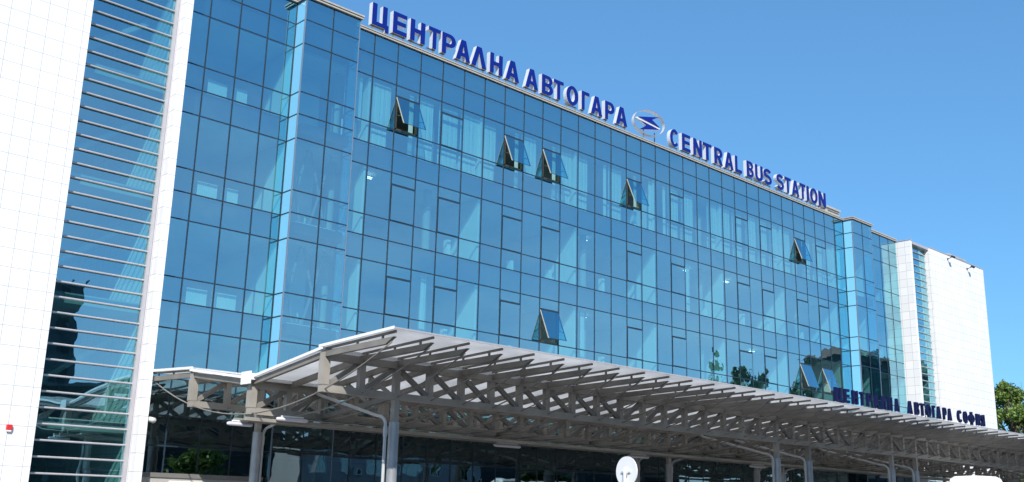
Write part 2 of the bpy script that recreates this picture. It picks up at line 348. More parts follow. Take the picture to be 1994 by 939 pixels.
# blinds on the top floor, and stacked at the side of a pane
FULL = (0,1,3,4,5,6,8,10,11,13,17,18,20,21,22,23,24,25,26,28,29,30,31)
def blind(x0, x1, z0, z1, y):
    mb = MB(); n = max(2, int((x1-x0)/0.085)); st = (x1-x0)/n
    for k in range(n):
        a = x0+k*st
        mb.quad((a, y+0.006*(k % 2), z0), (a+st*1.02, y+0.008+0.006*((k*7) % 3), z0), (a+st*1.02, y+0.008+0.006*((k*7) % 3), z1), (a, y+0.006*(k % 2), z1))
    return mb.build('blind', M['blind'], BLD)
for c in range(0, 32):
    x0, x1 = cx(c)+0.07, cx(c+1)-0.07
    if c in FULL:
        rnd = random.Random(c*13+5)
        x1b = x1-rnd.choice((0, 0, 0.1, 0.16, 0.22)); 
        blind(x0, x1b, 16.46, 18.36, 0.20+rnd.uniform(0, .12))
        if c not in (8,): blind(x0, x1b-rnd.choice((0, .1)), 15.56, 16.33, 0.24+rnd.uniform(0, .1))
    elif c in (2,7,9,12,14,15,16):
        blind(x1-0.27, x1-0.03, 15.58, 18.3, 0.22)
for fl, (z0, z1) in enumerate(((11.8, 14.6), (8.03, 10.82))):
    for c in (0, 32):
        pass
    for c, dx_ in ((0,0.2),(3,0.75),(11,0.55),(18,0.5),(31,0.5)):
        if (c+fl) % 2 == 0 or c == 0: blind(cx(c)+dx_, cx(c)+dx_+0.3, z0, z1, 0.3)
def radiator(x0, x1, z0, z1, y, ribs=True):
    mb = MB(); n = max(1, int((x1-x0)/0.075)); st = (x1-x0)/n
    for k in range(n): mb.box(x0+k*st, x0+(k+0.8)*st, y, y+0.09, z0, z1)
    mb.box(x0, x1, y+0.02, y+0.07, z0+0.04, z1-0.04)
    return mb.build('radiator', M['white_metal'], BLD)
for zf in (15.58, 11.80, 8.03):
    radiator(-5.62, -4.86, zf, zf+0.60, 0.3); radiator(-4.66, -4.05 if zf > 9 else -3.75, zf, zf+0.60, 0.3)
    for c in (2, 4, 7, 9, 12, 14, 17, 19, 22, 24, 27, 29):
        if zf < 15 and (c*5+int(zf)) % 3:
            MB().box(cx(c)+0.82, cx(c)+1.0, 0.25, 0.5, zf, zf+(0.5 if c % 2 else 0.72)).build('pillar_casing', M['white_wall'], BLD)
lm_, lt_, lb_ = new_mat('lit_fluorescent'); lb_.inputs['Emission Color'].default_value = (1, 0.98, 0.92, 1); lb_.inputs['Emission Strength'].default_value = 5.0
for (c, z, y_) in ((1.40, 14.5, 0.9), (12.35, 14.5, 1.1), (19.4, 14.5, 1.3), (12.6, 10.75, 1.4), (24.2, 10.75, 1.1), (22.5, 14.5, 1.3)):
    lp = MB()
    for k in range(2): lp.box(W*c+0.08*k, W*c+0.42+0.08*k, y_+0.16*k, y_+0.16*k+0.018, z, z+0.018)
    lp.build('ceiling_lamp', lm_, BLD)
# plinth at the foot of the glass
P(MB().box(XL+0.3, -2.6, -0.30, -0.02, 0.14, 2.36), 'plinth', M['stone'])
P(MB().box(XL+0.3, -2.5, -0.34, -0.015, 2.363, 2.50), 'plinth_cap', M['stone_dark'])
P(MB().box(-5.85, -3.9, -0.345, -0.305, 1.5, 2.27), 'white_panel', M['white_metal'])

# glazed bays ---------------------------------------------------------
def bay(xa, xb, side):
    y0 = -0.65
    rim = MB().box(xa-0.08, xb+0.08, y0-0.10, 0.0, 20.205, 20.265).box(xa-0.05, xb+0.05, y0-0.07, 0.0, 20.265, 20.295).box(xa-0.11, xb+0.11, y0-0.13, 0.0, 20.295, 20.36)
    b = rim.build('glazed_bay', M['coping'], BLD)
    xm = (xa+xb)/2
    bot = 0.14
    zr = RZ
    for x in (xa, xm, xb):
        MB().box(x-(0.025 if x == xm else 0.016), x+(0.025 if x == xm else 0.016), y0-0.012 if x == xm else y0-0.008, y0+0.05, bot, 20.2).build('mullion', M['mullion'] if x == xm else M['post_blue'], b)
    for x in (xa, xb):
        MB().box(x-0.03, x+0.03, -0.03, 0.05, bot, 20.203).build('mullion', M['mullion'], b)
    for z in zr:
        MB().box(xa+0.026, xb-0.026, y0-0.008, y0+0.04, z-0.022, z+0.022).build('transom', M['mullion'], b)
        for x, s_ in ((xa, -1), (xb, 1)):
            MB().box(min(x, x-s_*0.04)-0.008*(s_ < 0), max(x, x-s_*0.04)+0.008*(s_ > 0), y0+0.052, -0.032, z-0.022, z+0.022).build('transom', M['mullion'], b)
    for i in range(len(zr)-1):
        z1, z0 = zr[i]-0.012, zr[i+1]+0.012
        for a, c in ((xa, xm), (xm, xb)):
            j = [random.uniform(-1,1)*0.0006 for _ in range(2)]
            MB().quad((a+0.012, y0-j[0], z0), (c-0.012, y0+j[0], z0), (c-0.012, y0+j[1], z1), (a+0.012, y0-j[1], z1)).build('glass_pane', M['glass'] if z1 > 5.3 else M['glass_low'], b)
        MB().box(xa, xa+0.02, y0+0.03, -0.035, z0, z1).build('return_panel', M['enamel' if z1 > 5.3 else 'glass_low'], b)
        MB().quad((xb, y0+0.012, z0), (xb, -0.012, z0), (xb, -0.012, z1), (xb, y0+0.012, z1)).build('glass_pane', M['glass'], b)
    # inside: floors, a light lining close behind the left return and wind bracing
    for za, zb in ((18.5, 20.1), (14.9, 15.3), (11.1, 11.5), (7.4, 7.8), (3.4, 4.0)):
        MB().box(xa+0.3, xb-0.1, y0+0.12, 0.158, za, zb).build('floor_slab', M['spandrel'], b)
    for za, zb in ((11.55, 14.8), (7.85, 11.0), (4.1, 7.3)):
        MB().bar((xa+0.45, 0.35, za), (xm-0.05, 0.35, zb), 0.07, 0.07, (0,1,0)).bar((xm-0.1, 0.47, za), (xa+0.4, 0.47, zb), 0.07, 0.07, (0,1,0)).build('wind_brace', M['steel'], b)
        MB().bar((xm+0.15, 0.35, za), (xb-0.2, 0.35, zb), 0.07, 0.07, (0,1,0)).bar((xb-0.2, 0.47, za), (xm+0.1, 0.47, zb), 0.07, 0.07, (0,1,0)).build('wind_brace', M['steel'], b)
    P(MB().box(xa+0.1, xb, 1.9, 2.05, 3.4, 18.4), 'stair_wall', M['white_wall'])
bay(-2.47, -0.01, 0)
bay(38.38, 40.82, 1)

# stair towers --------------------------------------------------------
def tower(wx0, wx1, lx0, lx1, fx0, fx1, fin_left):
    """white wall wx, louvred glass strip lx, corner fin fx"""
    YF = -1.03; YG = -0.62
    t = MB().box(wx0, wx1, YF, 14, 0.0, 20.17).build('stair_tower', M['tile'], BLD)
    MB().box(wx0-0.03, wx1+0.03, YF-0.03, 14, 20.173, 20.22).build('tower_coping', M['alu'], t)
    MB().box(fx0, fx1, YF, 14, 0.0, 20.17).build('corner_fin', M['tile'], t)
    MB().box(fx0-0.03, fx1+0.03, YF-0.03, 14, 20.173, 20.22).build('tower_coping', M['alu'], t)
    MB().box(lx0+0.004, lx1-0.004, YF+0.1, 14, 20.02, 20.20).build('tower_coping', M['alu'], t)
    # glass in floor-high sheets
    zs = [0.3, 2.5, 4.2, 7.5, 11.25, 15.0, 18.6, 20.0]
    for a, b in zip(zs[:-1], zs[1:]):
        MB().quad((lx0+0.01, YG, a+0.01), (lx1-0.01, YG+0.002, a+0.01), (lx1-0.01, YG, b-0.01), (lx0+0.01, YG-0.002, b-0.01)).build('glass_pane', M['glass'], t)
    if fin_left:    # left tower: frame posts next to the fin
        MB().box(lx1-0.20, lx1-0.085, YG-0.11, YG-0.012, 0.1, 20.0).build('frame_post', M['alu'], t)
        MB().box(lx1-0.080, lx1-0.004, YG-0.07, YG-0.012, 0.1, 20.0).build('frame_post', M['post'], t)
        ta, tb_ = lx0+0.05, lx1-0.20
    else: ta, tb_ = lx0+0.03, lx1-0.05
    z = 19.62
    while z > 0.3:
        MB().tube([(ta+0.02, YG-0.062, z), (tb_, YG-0.058, z)], 0.031, 10).box(ta-0.02, ta+0.03, YG-0.09, YG-0.012, z-0.03, z+0.03, 1).build('louvre_tube', [M['alu'], M['bronze']], t, smooth=False)
        z -= 0.4675
    # stairs and landings inside
    for zf in (15.2, 11.45, 7.7, 3.95):
        MB().box(lx0+0.05, lx1-0.05, YG+0.25, 6, zf-0.32, zf).build('landing', M['grey_wall'], t)
    MB().box(lx0+0.003, lx1-0.003, 6.0, 6.2, 0, 20).build('stair_back_wall', M['grey_wall'], t)
    for zf in (3.95, 7.7, 11.45, 15.2):
        MB().bar((lx0+0.3, 1.6, zf+0.9), (lx1-0.3, 1.6, zf+2.7), 0.9, 0.16).build('stair_flight', M['grey_wall'], t)
    return t
tower(-18.95, -10.38, -10.378, -7.362, -7.36, -7.08, True)
tower(48.45, 57.36, 45.762, 48.448, 45.5, 45.76, False)

# ------------------------------------------------------------------ letters
def arc(cx_, cy_, rx, ry, a0, a1, n=10):
    return [(cx_+rx*math.cos(R(a0+(a1-a0)*k/n)), cy_+ry*math.sin(R(a0+(a1-a0)*k/n))) for k in range(n+1)]
def stroke(pts, th, asp):
    L_, R_ = [], []
    for i, p in enumerate(pts):
        a = pts[max(i-1,0)]; b = pts[min(i+1, len(pts)-1)]
        dx, dy = (b[0]-a[0])*asp, b[1]-a[1]; l = math.hypot(dx, dy)
        nx, ny = -dy/l*th/2/asp, dx/l*th/2
        L_.append((p[0]+nx, p[1]+ny)); R_.append((p[0]-nx, p[1]-ny))
    return L_+R_[::-1]
GL = {
 'Ц': [[[(0,1),(0,0),(.80,0),(.80,-.17),(1,-.17),(1,.17),(.90,.17),(.90,1),(.63,1),(.63,.17),(.27,.17),(.27,1)]]],
 'Е': [[[(0,0),(1,0),(1,.18),(.3,.18),(.3,.42),(.92,.42),(.92,.6),(.3,.6),(.3,.82),(.98,.82),(.98,1),(0,1)]]],
 'Н': [[[(0,0),(.29,0),(.29,.41),(.71,.41),(.71,0),(1,0),(1,1),(.71,1),(.71,.6),(.29,.6),(.29,1),(0,1)]]],
 'Т': [[[(.35,0),(.65,0),(.65,.82),(1,.82),(1,1),(0,1),(0,.82),(.35,.82)]]],
 'Р': [[[(0,0),(.29,0),(.29,.36)]+arc(.58,.68,.42,.32,-90,90)+[(0,1)], [(.29,.53)]+arc(.55,.68,.15,.15,-90,90)+[(.29,.83)]]],
 'А': [[[(0,0),(.28,0),(.345,.2),(.655,.2),(.72,0),(1,0),(.66,1),(.34,1)], [(.40,.37),(.60,.37),(.5,.75)]]],
 'Л': [[[(0,0),(.28,0),(.5,.74),(.72,0),(1,0),(.66,1),(.34,1)]]],
 'В': [[[(0,0)]+arc(.57,.285,.43,.285,-90,55,10)+arc(.54,.755,.40,.245,-45,90,10)+[(0,1)], [(.29,.17)]+arc(.55,.29,.15,.12,-90,90)+[(.29,.41)], [(.29,.59)]+arc(.52,.71,.14,.12,-90,90)+[(.29,.83)]]],
 'О': [[arc(.5,.5,.5,.52,0,345,23), arc(.5,.5,.22,.34,0,345,23)]],
 'Г': [[[(0,0),(.36,0),(.36,.82),(1,.82),(1,1),(0,1)]]],
 'C': [[arc(.5,.5,.5,.52,38,322,20)+arc(.5,.5,.23,.34,318,42,20)]],
 'N': [[[(0,0),(.28,0),(.28,.58),(.7,0),(1,0),(1,1),(.72,1),(.72,.42),(.3,1),(0,1)]]],
 'R': [[[(0,0),(.29,0),(.29,.38),(.40,.38),(.67,0),(1,0),(.70,.42)]+arc(.56,.70,.42,.30,-62,90)+[(0,1)], [(.29,.55)]+arc(.53,.69,.15,.14,-90,90)+[(.29,.83)]]],
 'L': [[[(0,0),(1,0),(1,.18),(.33,.18),(.33,1),(0,1)]]],
 'U': [[[(0,1)]+arc(.5,.34,.5,.36,180,360,12)+[(1,1),(.71,1)]+arc(.5,.34,.21,.17,360,180,10)+[(.29,1)]]],
 'S': [[stroke(arc(.5,.715,.36,.195,25,270,12)+arc(.5,.295,.37,.215,90,-155,14)[1:], .19, .75)]],
 'I': [[[(0,0),(1,0),(1,1),(0,1)]]],
 'Ф': [[arc(.5,.5,.5,.36,0,345,23), arc(.5,.5,.27,.2,0,345,23)], [[(.38,-.06),(.62,-.06),(.62,1.06),(.38,1.06)]]],
 'И': [[[(0,0),(.3,0),(.72,.58),(.72,0),(1,0),(1,1),(.7,1),(.28,.42),(.28,1),(0,1)]]],
}
GL['Я'] = [[[(1-x, y) for x, y in c] for c in s_] for s_ in GL['R']]
GL['E'] = GL['Е']; GL['T'] = GL['Т']; GL['A'] = GL['А']; GL['B'] = GL['В']; GL['O'] = GL['О']; GL['С'] = GL['C']
def extrude(mb, contours, y0, y1, mi=0):
    """contours in (x,z); a solid between y0 (front) and y1"""
    pl = [[Vector((x, z, 0)) for x, z in c] for c in contours]
    flat = [p for c in pl for p in c]; tris = tessellate_polygon(pl); n = len(flat)
    fs = []
    for a, b, c in tris:
        nz_ = (flat[b]-flat[a]).cross(flat[c]-flat[a]).z
        if nz_ < 0: b, c = c, b
        fs.append((a, b, c)); fs.append((n+a, n+c, n+b))
    k = 0
    for ci, c in enumerate(pl):
        ar = sum(c[i].x*c[(i+1) % len(c)].y-c[(i+1) % len(c)].x*c[i].y for i in range(len(c)))
        ccw = (ar > 0) == (ci == 0)
        for i in range(len(c)):
            a, b = k+i, k+(i+1) % len(c)
            fs.append((a, n+a, n+b, b) if ccw else (b, n+b, n+a, a))
        k += len(c)
    mb.add([(p.x, y0, p.y) for p in flat]+[(p.x, y1, p.y) for p in flat], fs, mi)
def glyph(mb, ch, x0, x1, z0, h, y0, y1, shrink=0.0):
    for k, shp in enumerate(GL[ch]):
        cs = [[(x0+(x1-x0)*x, z0+h*z) for x, z in c] for c in shp]
        extrude(mb, cs, y0-0.003*k, y1+0.003*k)
ORD = ['first','second','third','fourth','fifth','sixth','seventh','eighth','ninth','tenth']
def letter_labels(word):
    out_ = []
    for i, ch in enumerate(word):
        same = [k for k in range(len(word)) if word[k] == ch]
        out_.append('%s letter' % ORD[i] if len(same) == 1 else '%s letter' % ORD[i])
    return out_
ROOF = [
 ('ЦЕНТРАЛНА', [(.98,1.81),(2.04,2.76),(2.95,3.73),(3.93,4.58),(4.68,5.45),(5.49,6.3),(6.38,7.26),(7.49,8.25),(8.46,9.3)]),
 ('АВТОГАРА', [(9.72,10.53),(10.8,11.54),(11.6,12.26),(12.48,13.3),(13.56,14.1),(14.24,15.05),(15.28,15.98),(16.11,16.96)]),
 ('CENTRAL', [(20.5,21.24),(21.53,22.26),(22.53,23.3),(23.4,24.2),(24.46,25.24),(25.45,26.27),(26.46,27.11)]),
 ('BUS', [(27.62,28.31),(28.48,29.25),(29.35,30.2)]),
 ('STATION', [(30.73,31.52),(31.62,32.3),(32.41,33.21),(33.3,33.98),(34.1,34.36),(34.51,35.37),(35.5,36.36)]),
]
for word, xs_ in ROOF:
    for i, (ch, (a, b)) in enumerate(zip(word, xs_)):
        Lo = empty('sign_letter', ((a+b)/2, 0.1, 20.335), 'blue white-sided rooftop letter %s, %s of the word %s' % (ch, ORD[i], word), 'letter', 'blue letters of the rooftop sign')
        fc = MB(); glyph(fc, ch, a, b, 20.62, 0.95, -0.022, 0.0); fc.build('letter_face', M['blue'], Lo)
        bd = MB(); glyph(bd, ch, a-0.012, b+0.012, 20.61, 0.97, 0.004, 0.21); bd.build('letter_side', M['return'], Lo)
        st = (a+0.1, b-0.1) if ch not in 'ТTРPГI' else ((a+b)/2,) if ch in 'ТTI' else (a+0.11,)
        for x in st:
            MB().box(x-0.025, x+0.025, 0.06, 0.10, 20.33, 20.62).build('post', M['stone_dark'], Lo)
        MB().box(a, b if len(st) > 1 else st[0]+0.12, 0.06, 0.15, 20.585, 20.606).build('rail', M['stone_dark'], Lo)
# emblem
E0 = empty('sign_emblem', (18.78, 0.1, 20.37), 'round steel emblem with blue double lightning arrow between the two halves of the rooftop sign', 'emblem')
EC = (18.78, 21.365); EA, EB = 1.0, 0.70; PH = R(15)
EU = Vector((math.cos(PH), -math.sin(PH), 0)); EN = Vector((math.sin(PH), math.cos(PH), 0))
def EP(u_, z, d): p = Vector((EC[0], 0.0, 0))+EU*u_+EN*d; return (p.x, p.y, z)
def ring(a, b, y, n=56): return [EP(a*math.cos(2*math.pi*k/n), EC[1]+b*math.sin(2*math.pi*k/n), y) for k in range(n)]
rg = MB(); n = 56
rs = [ring(EA, EB, -0.02), ring(EA, EB, 0.20), ring(EA-0.03, EB-0.03, 0.20), ring(EA-0.03, EB-0.03, -0.02)]
base = [p for r_ in rs for p in r_]
fs = []
for j in range(4):
    for k in range(n): fs.append((j*n+k, j*n+(k+1) % n, ((j+1) % 4)*n+(k+1) % n, ((j+1) % 4)*n+k))
rg.add(base, fs).build('ring', M['return'], E0, smooth=False)
re = MB(); r1 = ring(EA+0.004, EB+0.004, -0.026); r2 = ring(EA-0.034, EB-0.034, -0.026)
re.add(r1+r2, [(k, (k+1) % n, n+(k+1) % n, n+k) for k in range(n)]).build('ring_edge', M['post_blue'], E0)
def em(pts): return [((x-EC[0])*0.79, z-(x-EC[0])*0.08) for x, z in pts]
up_ = em([(17.884,21.50),(19.563,21.86),(18.976,21.582),(19.60,21.30)])
lo_ = em([(18.05,21.34),(18.524,21.163),(17.973,20.83),(19.60,21.17)])
br2 = em([(17.60,21.42),(17.86,21.50),(19.66,21.285),(19.62,21.185),(18.05,21.36)])
def emb(name, polys, d0, d1, mat):
    t = MB()
    for p in polys: extrude(t, [p], d0, d1)
    t.v = [EP(x, z, y) for x, y, z in t.v]; t.build(name, mat, E0)
emb('arrow_face', [up_, lo_], -0.02, 0.0, M['blue']); emb('arrow_side', [up_, lo_], 0.004, 0.16, M['return']); emb('diagonal_bar', [br2], 0.02, 0.15, M['return'])
for x in (18.45, 19.35):
    MB().box(x-0.02, x+0.02, 0.12, 0.16, 20.37, 20.95 if x < 19 else 21.0).build('post', M['stone_dark'], E0)

# ------------------------------------------------------------------ canopy
PC, NP = 1.12, 46
XC = 18.8
YC = -6.94
gx = lambda i: XC+(i-23)*PC
CAN = empty('bus_stop_canopy', (XC, YC, 0), 'long grey steel lattice canopy with white butterfly roof on round columns', 'canopy')
X0, X1 = gx(0), gx(NP)
def diag_up(i):       # True: rises to the right
    if i in (0, 1): return True
    if i < 10: return False
    if i < 18: return True
    if i == 18: return False
    if i == 19: return True
    if i < 23: return False
    if i < 26: return True
    if i == 26: return False
    if i == 27: return True
    if i < 36: return False
    if i < 44: return True
    return False
def truss(y, zb, zt, sec):
    t = MB().box(X0-0.09, X1+0.09, y-sec/2, y+sec/2, zb-sec/2, zb+sec/2).build('truss', M['steel'], CAN)
    MB().box(X0-0.09, X1+0.09, y-sec/2, y+sec/2, zt-sec/2, zt+sec/2).build('top_chord', M['steel'], t)
    for i in range(NP+1):
        wd = 0.21 if i in (0, NP) else 0.165
        MB().box(gx(i)-wd/2, gx(i)+wd/2, y-wd/2+0.004, y+wd/2-0.004, zb+sec/2, zt-sec/2).build('vertical_post', M['steel'], t)
    for i in range(NP):
        a, b = (zb+0.06, zt-0.06) if diag_up(i) else (zt-0.06, zb+0.06)
        MB().bar((gx(i)+0.05, y, a), (gx(i+1)-0.05, y, b), 0.10, 0.13, (0,0,1)).build('diagonal_brace', M['steel2'], t)
    return t
Y1, Y3 = YC-3.4, YC+3.4
truss(Y1, 4.40, 5.20, 0.18); truss(YC, 4.02, 4.72, 0.18); truss(Y3, 4.40, 5.20, 0.18)
for sgn in (-1, 1):
    for i in range(NP+1):
        x = gx(i); S = lambda s_, z: (x, YC+sgn*s_, z)
        # outer rafter with raked end, and the inner rafter down to the valley truss
        rf = MB()
        d = 0.15
        A_ = [S(3.35, 5.13), S(6.20, 5.42), S(5.95, 5.25), S(3.35, 5.13+d)]
        pr = [(3.30, 5.17), (5.92, 5.245), (6.22, 5.395), (3.30, 5.32)]
        vs_ = [(x-0.05, YC+sgn*a, z) for a, z in pr]+[(x+0.05, YC+sgn*a, z) for a, z in pr]
        rf.add(vs_, [(0,1,2,3),(7,6,5,4),(0,4,5,1),(1,5,6,2),(2,6,7,3),(3,7,4,0)])
        rf.bar(S(3.3, 5.23), S(0.15, 4.80), 0.10, 0.15)
        rf.build('rafter', M['steel2'], CAN)
        rb = MB().bar(S(3.42, 5.385), S(6.24, 5.515), 0.05, 0.055)
        for s_, za, zb in ((3.6, 5.31, 5.38), (4.75, 5.33, 5.43), (5.75, 5.36, 5.48)): rb.box(x-0.02, x+0.02, YC+sgn*s_-0.025, YC+sgn*s_+0.025, za, zb)
        rb.build('roof_rib', M['steel2'], CAN)
        pts = []
        for k in range(13):
            s_ = 6.1-6.1*k/12; pts.append(S(s_, 3.95+1.36*(s_/6.1)**2*0.98+0.0))
        MB().tube(pts, 0.019, 6).build('tie_rod', M['steel2'], CAN, smooth=True)
    a0, a1 = X0-0.12, X1+0.12
    def sheet(s0, z0, s1, z1, th=0.035):
        mb = MB(); nseg = NP//2
        for k in range(nseg):
            xa = a0+(a1-a0)*k/nseg+(0.006 if k else 0); xb = a0+(a1-a0)*(k+1)/nseg-0.006
            p = [(xa, YC+sgn*s0, z0), (xb, YC+sgn*s0, z0), (xb, YC+sgn*s1, z1), (xa, YC+sgn*s1, z1)]
            q = [(a, b, c+th) for a, b, c in p]
            (mb if False else MB()).add(p+q, [(0,3,2,1),(4,5,6,7),(0,1,5,4),(1,2,6,5),(2,3,7,6),(3,0,4,7)]).build('roof_sheet', M['roof'], CAN)
    sheet(3.30, 5.415, 6.34, 5.555); sheet(0.22, 4.905, 3.46, 5.365)
    MB().box(a0-0.01, a1+0.01, YC+sgn*6.35-0.006, YC+sgn*6.35+0.006, 5.553, 5.592).build('edge_trim', M['alu'], CAN)
    for xe in (a0-0.012, a1+0.012):
        MB().bar((xe, YC+sgn*3.3, 5.44), (xe, YC+sgn*6.34, 5.58), 0.02, 0.07).bar((xe, YC+sgn*0.25, 4.93), (xe, YC+sgn*3.46, 5.39), 0.02, 0.07).build('edge_trim', M['white_metal'], CAN)
# gutter
gb = MB().box(X0-0.2, X1+0.2, YC-0.22, YC+0.22, 4.83, 4.87)
gb.box(X0-0.2, X1+0.2, YC-0.25, YC-0.222, 4.83, 5.0).box(X0-0.2, X1+0.2, YC+0.222, YC+0.25, 4.83, 5.0)
gb.box(X0-0.23, X0-0.202, YC-0.25, YC+0.25, 4.72, 5.06).box(X1+0.202, X1+0.23, YC-0.25, YC+0.25, 4.72, 5.06)
gb.build('gutter', M['white_metal'], CAN)
COLS = (2, 18, 20, 26, 28, 44)
for i in COLS:
    x = gx(i)
    for sgn in (-1, 1):
        y = YC+sgn*3.4
        c = MB().box(x-0.08, x+0.08, y-0.08, y+0.08, 3.7, 5.27).build('column', M['steel'], CAN)
        MB().tube([(x, y, 0.1), (x, y, 3.74)], 0.138, 24).build('sleeve', M['galv'], c, smooth=False)
        MB().tube([(x, y, 0.14), (x, y, 0.18)], 0.2, 20).build('base_plate', M['galv'], c)
        # downpipe from the valley gutter
        px = x-0.27 if sgn < 0 else x+0.2
        yy = y+0.02
        pp = [(px, YC+sgn*0.05, 4.70), (px, YC+sgn*0.3, 4.60)]
        for k in range(7):        # rounded elbow above the vertical run
            t_ = k/6; pp.append((px, YC+sgn*(3.05+0.35*math.sin(t_*math.pi/2)), 3.90-0.03+0.03-0.26*(1-math.cos(t_*math.pi/2))))
        pp += [(px, YC+sgn*3.4, 3.2), (px, YC+sgn*3.4, 0.15)]
        MB().tube(pp, 0.042, 10).build('downpipe', M['pipe'], CAN, smooth=False)
        yy = YC+sgn*3.4
        MB().tube([(px, yy, 3.36), (px, yy, 3.62)], 0.058, 10).build('pipe_collar', M['pipe'], CAN)
        # transverse frame
        tf = MB()
        S = lambda s_, z: (x, YC+sgn*s_, z)
        tf.bar(S(3.33, 4.40), S(0.1, 4.02), 0.12, 0.12)
        n_ = 3
        for k in range(n_):
            sa, sb = 3.3-3.1*k/n_, 3.3-3.1*(k+1)/n_
            za, zb = 4.02+0.38*(sa/3.3), 4.80+0.4*(sb/3.3)-0.1
            tf.bar(S(sa, za), S(sb, zb), 0.08, 0.09)
            tf.bar(S(sb, 4.02+0.38*(sb/3.3)), S(sb, zb), 0.09, 0.09)
        tf.build('transverse_frame', M['steel2'], CAN)
for i in range(4, NP, 4):
    if i in COLS: continue
    x = gx(i); tf = MB()
    tf.bar((x, Y1, 4.38), (x, YC, 4.0), 0.07, 0.07).bar((x, Y3, 4.38), (x, YC, 4.0), 0.07, 0.07)
    tf.bar((x, Y1+0.1, 4.4), (x, YC-0.1, 4.72), 0.06, 0.07).bar((x, Y3-0.1, 4.4), (x, YC+0.1, 4.72), 0.06, 0.07)
    tf.build('transverse_frame', M['steel2'], CAN)
# service rails under the valley
for yy in (YC-0.30, YC+0.30):
    MB().box(X0-0.3, X1+0.3, yy-0.05, yy+0.05, 3.74, 3.83).build('cable_tray', M['steel'], CAN)
MB().box(X0-0.25, X1+0.25, YC-0.246, YC+0.246, 3.755, 3.775).build('cable_tray', M['steel2'], CAN)
for i in range(0, NP+1, 4):
    MB().box(gx(i)-0.02, gx(i)+0.02, YC-0.30, YC-0.26, 3.83, 3.96).box(gx(i)-0.02, gx(i)+0.02, YC+0.26, YC+0.30, 3.83, 3.96).build('tray_hanger', M['steel2'], CAN)
# tube lamps
LAMPS = [(-7.55, 'white tube lamp sticking out past the left end of the canopy tray'), (-6.35, 'white tube lamp beside the first column of the canopy tray')]
def tube_lamp(x, y, z, ln, label, grp):
    L0 = empty('tube_lamp', (x, y, z), label, 'lamp', grp)
    b = MB().tube([(x, y, z), (x+0.04, y, z), (x+0.08, y, z), (x+ln-0.08, y, z), (x+ln-0.03, y, z), (x+ln, y, z)], [0.03, 0.045, 0.052, 0.052, 0.045, 0.03], 12)
    b.build('diffuser', M['lamp_tube'], L0, smooth=True)
    MB().box(x+0.15, x+ln-0.15, y-0.035, y+0.035, z+0.06, z+0.10).build('lamp_housing', M['white_metal'], L0)
tube_lamp(-7.55, YC+0.12, 3.66, 0.75, LAMPS[0][1], 'tube lamps on the canopy tray')
tube_lamp(-6.40, YC-0.42, 3.84, 0.98, LAMPS[1][1], 'tube lamps on the canopy tray')
for k, i in enumerate((8, 14, 21, 31, 38)):
    tube_lamp(gx(i), YC+0.05, 3.66, 1.2, 'grey tube lamp hung in shade under the middle of the canopy', 'shaded tube lamps under the canopy')
# navy letters standing on the roof edge
CW = [('ЦЕНТРАЛНА', [1625.4,1641,1642.5,1654.6,1657.5,1670.5,1672.4,1683,1685.3,1697,1699.7,1711,1714,1725.6,1727.5,1738.5,1742,1752.5], (1629,1752,13.22,18.03)),
      ('АВТОГАРА', [1767.8,1778,1781,1790.7,1791.5,1801,1802.5,1813.6,1815.5,1822,1823.5,1833,1836.5,1844.6,1846,1855], (1767.8,1855,18.71,22.74)),
      ('СОФИЯ', [1865,1875,1876.5,1885.3,1886.5,1899,1901,1910,1911,1919.5], (1865,1919,23.24,26.05))]
for word, px_, (pa, pb, xa, xb) in CW:
    for i, ch in enumerate(word):
        a, b = [xa+(p-pa)/(pb-pa)*(xb-xa) for p in px_[2*i:2*i+2]]
        a += 0.13; b -= 0.01
        yL = -12.9; zl = 5.72; h = 0.50
        o = empty('canopy_letter', ((a+b)/2, yL, 5.55), 'dark navy canopy letter %s, %s of the word %s' % (ch, ORD[i], word), 'letter', 'navy letters standing on the canopy edge')
        g = MB(); glyph(g, ch, a, b, zl, h, yL, yL+0.10); g.build('letter_body', M['navy'], o)
        for x in (a+0.07, b-0.07) if ch not in 'ТРГ' else ((a+b)/2,) if ch == 'Т' else (a+0.06,):
            MB().box(x-0.012, x+0.012, yL+0.07, yL+0.095, 5.56, zl+0.06).build('post', M['white_metal'], o)

# ------------------------------------------------------------------ small things on the building
def floodlight(x, z, dx, label):
    y = -1.03
    o = empty('floodlight', (x, y, z), label, 'floodlight', 'floodlights on the far white tower')
    MB().box(x-0.07, x+0.07, y-0.03, y-0.002, z-0.07, z+0.07).build('bracket', M['dark'], o)
    MB().bar((x, y-0.02, z), (x+dx, y-0.34, z+0.10), 0.04, 0.04).build('arm', M['dark'], o)
    hd = MB(); c = Vector((x+dx, y-0.42, z+0.10)); d = Vector((0, 0.5, -0.85)).normalized()
    hd.bar(c-d*0.07, c+d*0.07, 0.28, 0.20, (0,1,0.5)); hd.build('lamp_head', M['dark'], o)
    MB().bar(c+d*0.071, c+d*0.077, 0.22, 0.15, (0,1,0.5)).build('lens', M['clear'], o)
floodlight(51.25, 19.88, 0.0, 'black floodlight nearer the louvres at the top of the far white wall')
floodlight(54.45, 19.72, 0.05, 'black floodlight near the outer corner at the top of the far white wall')
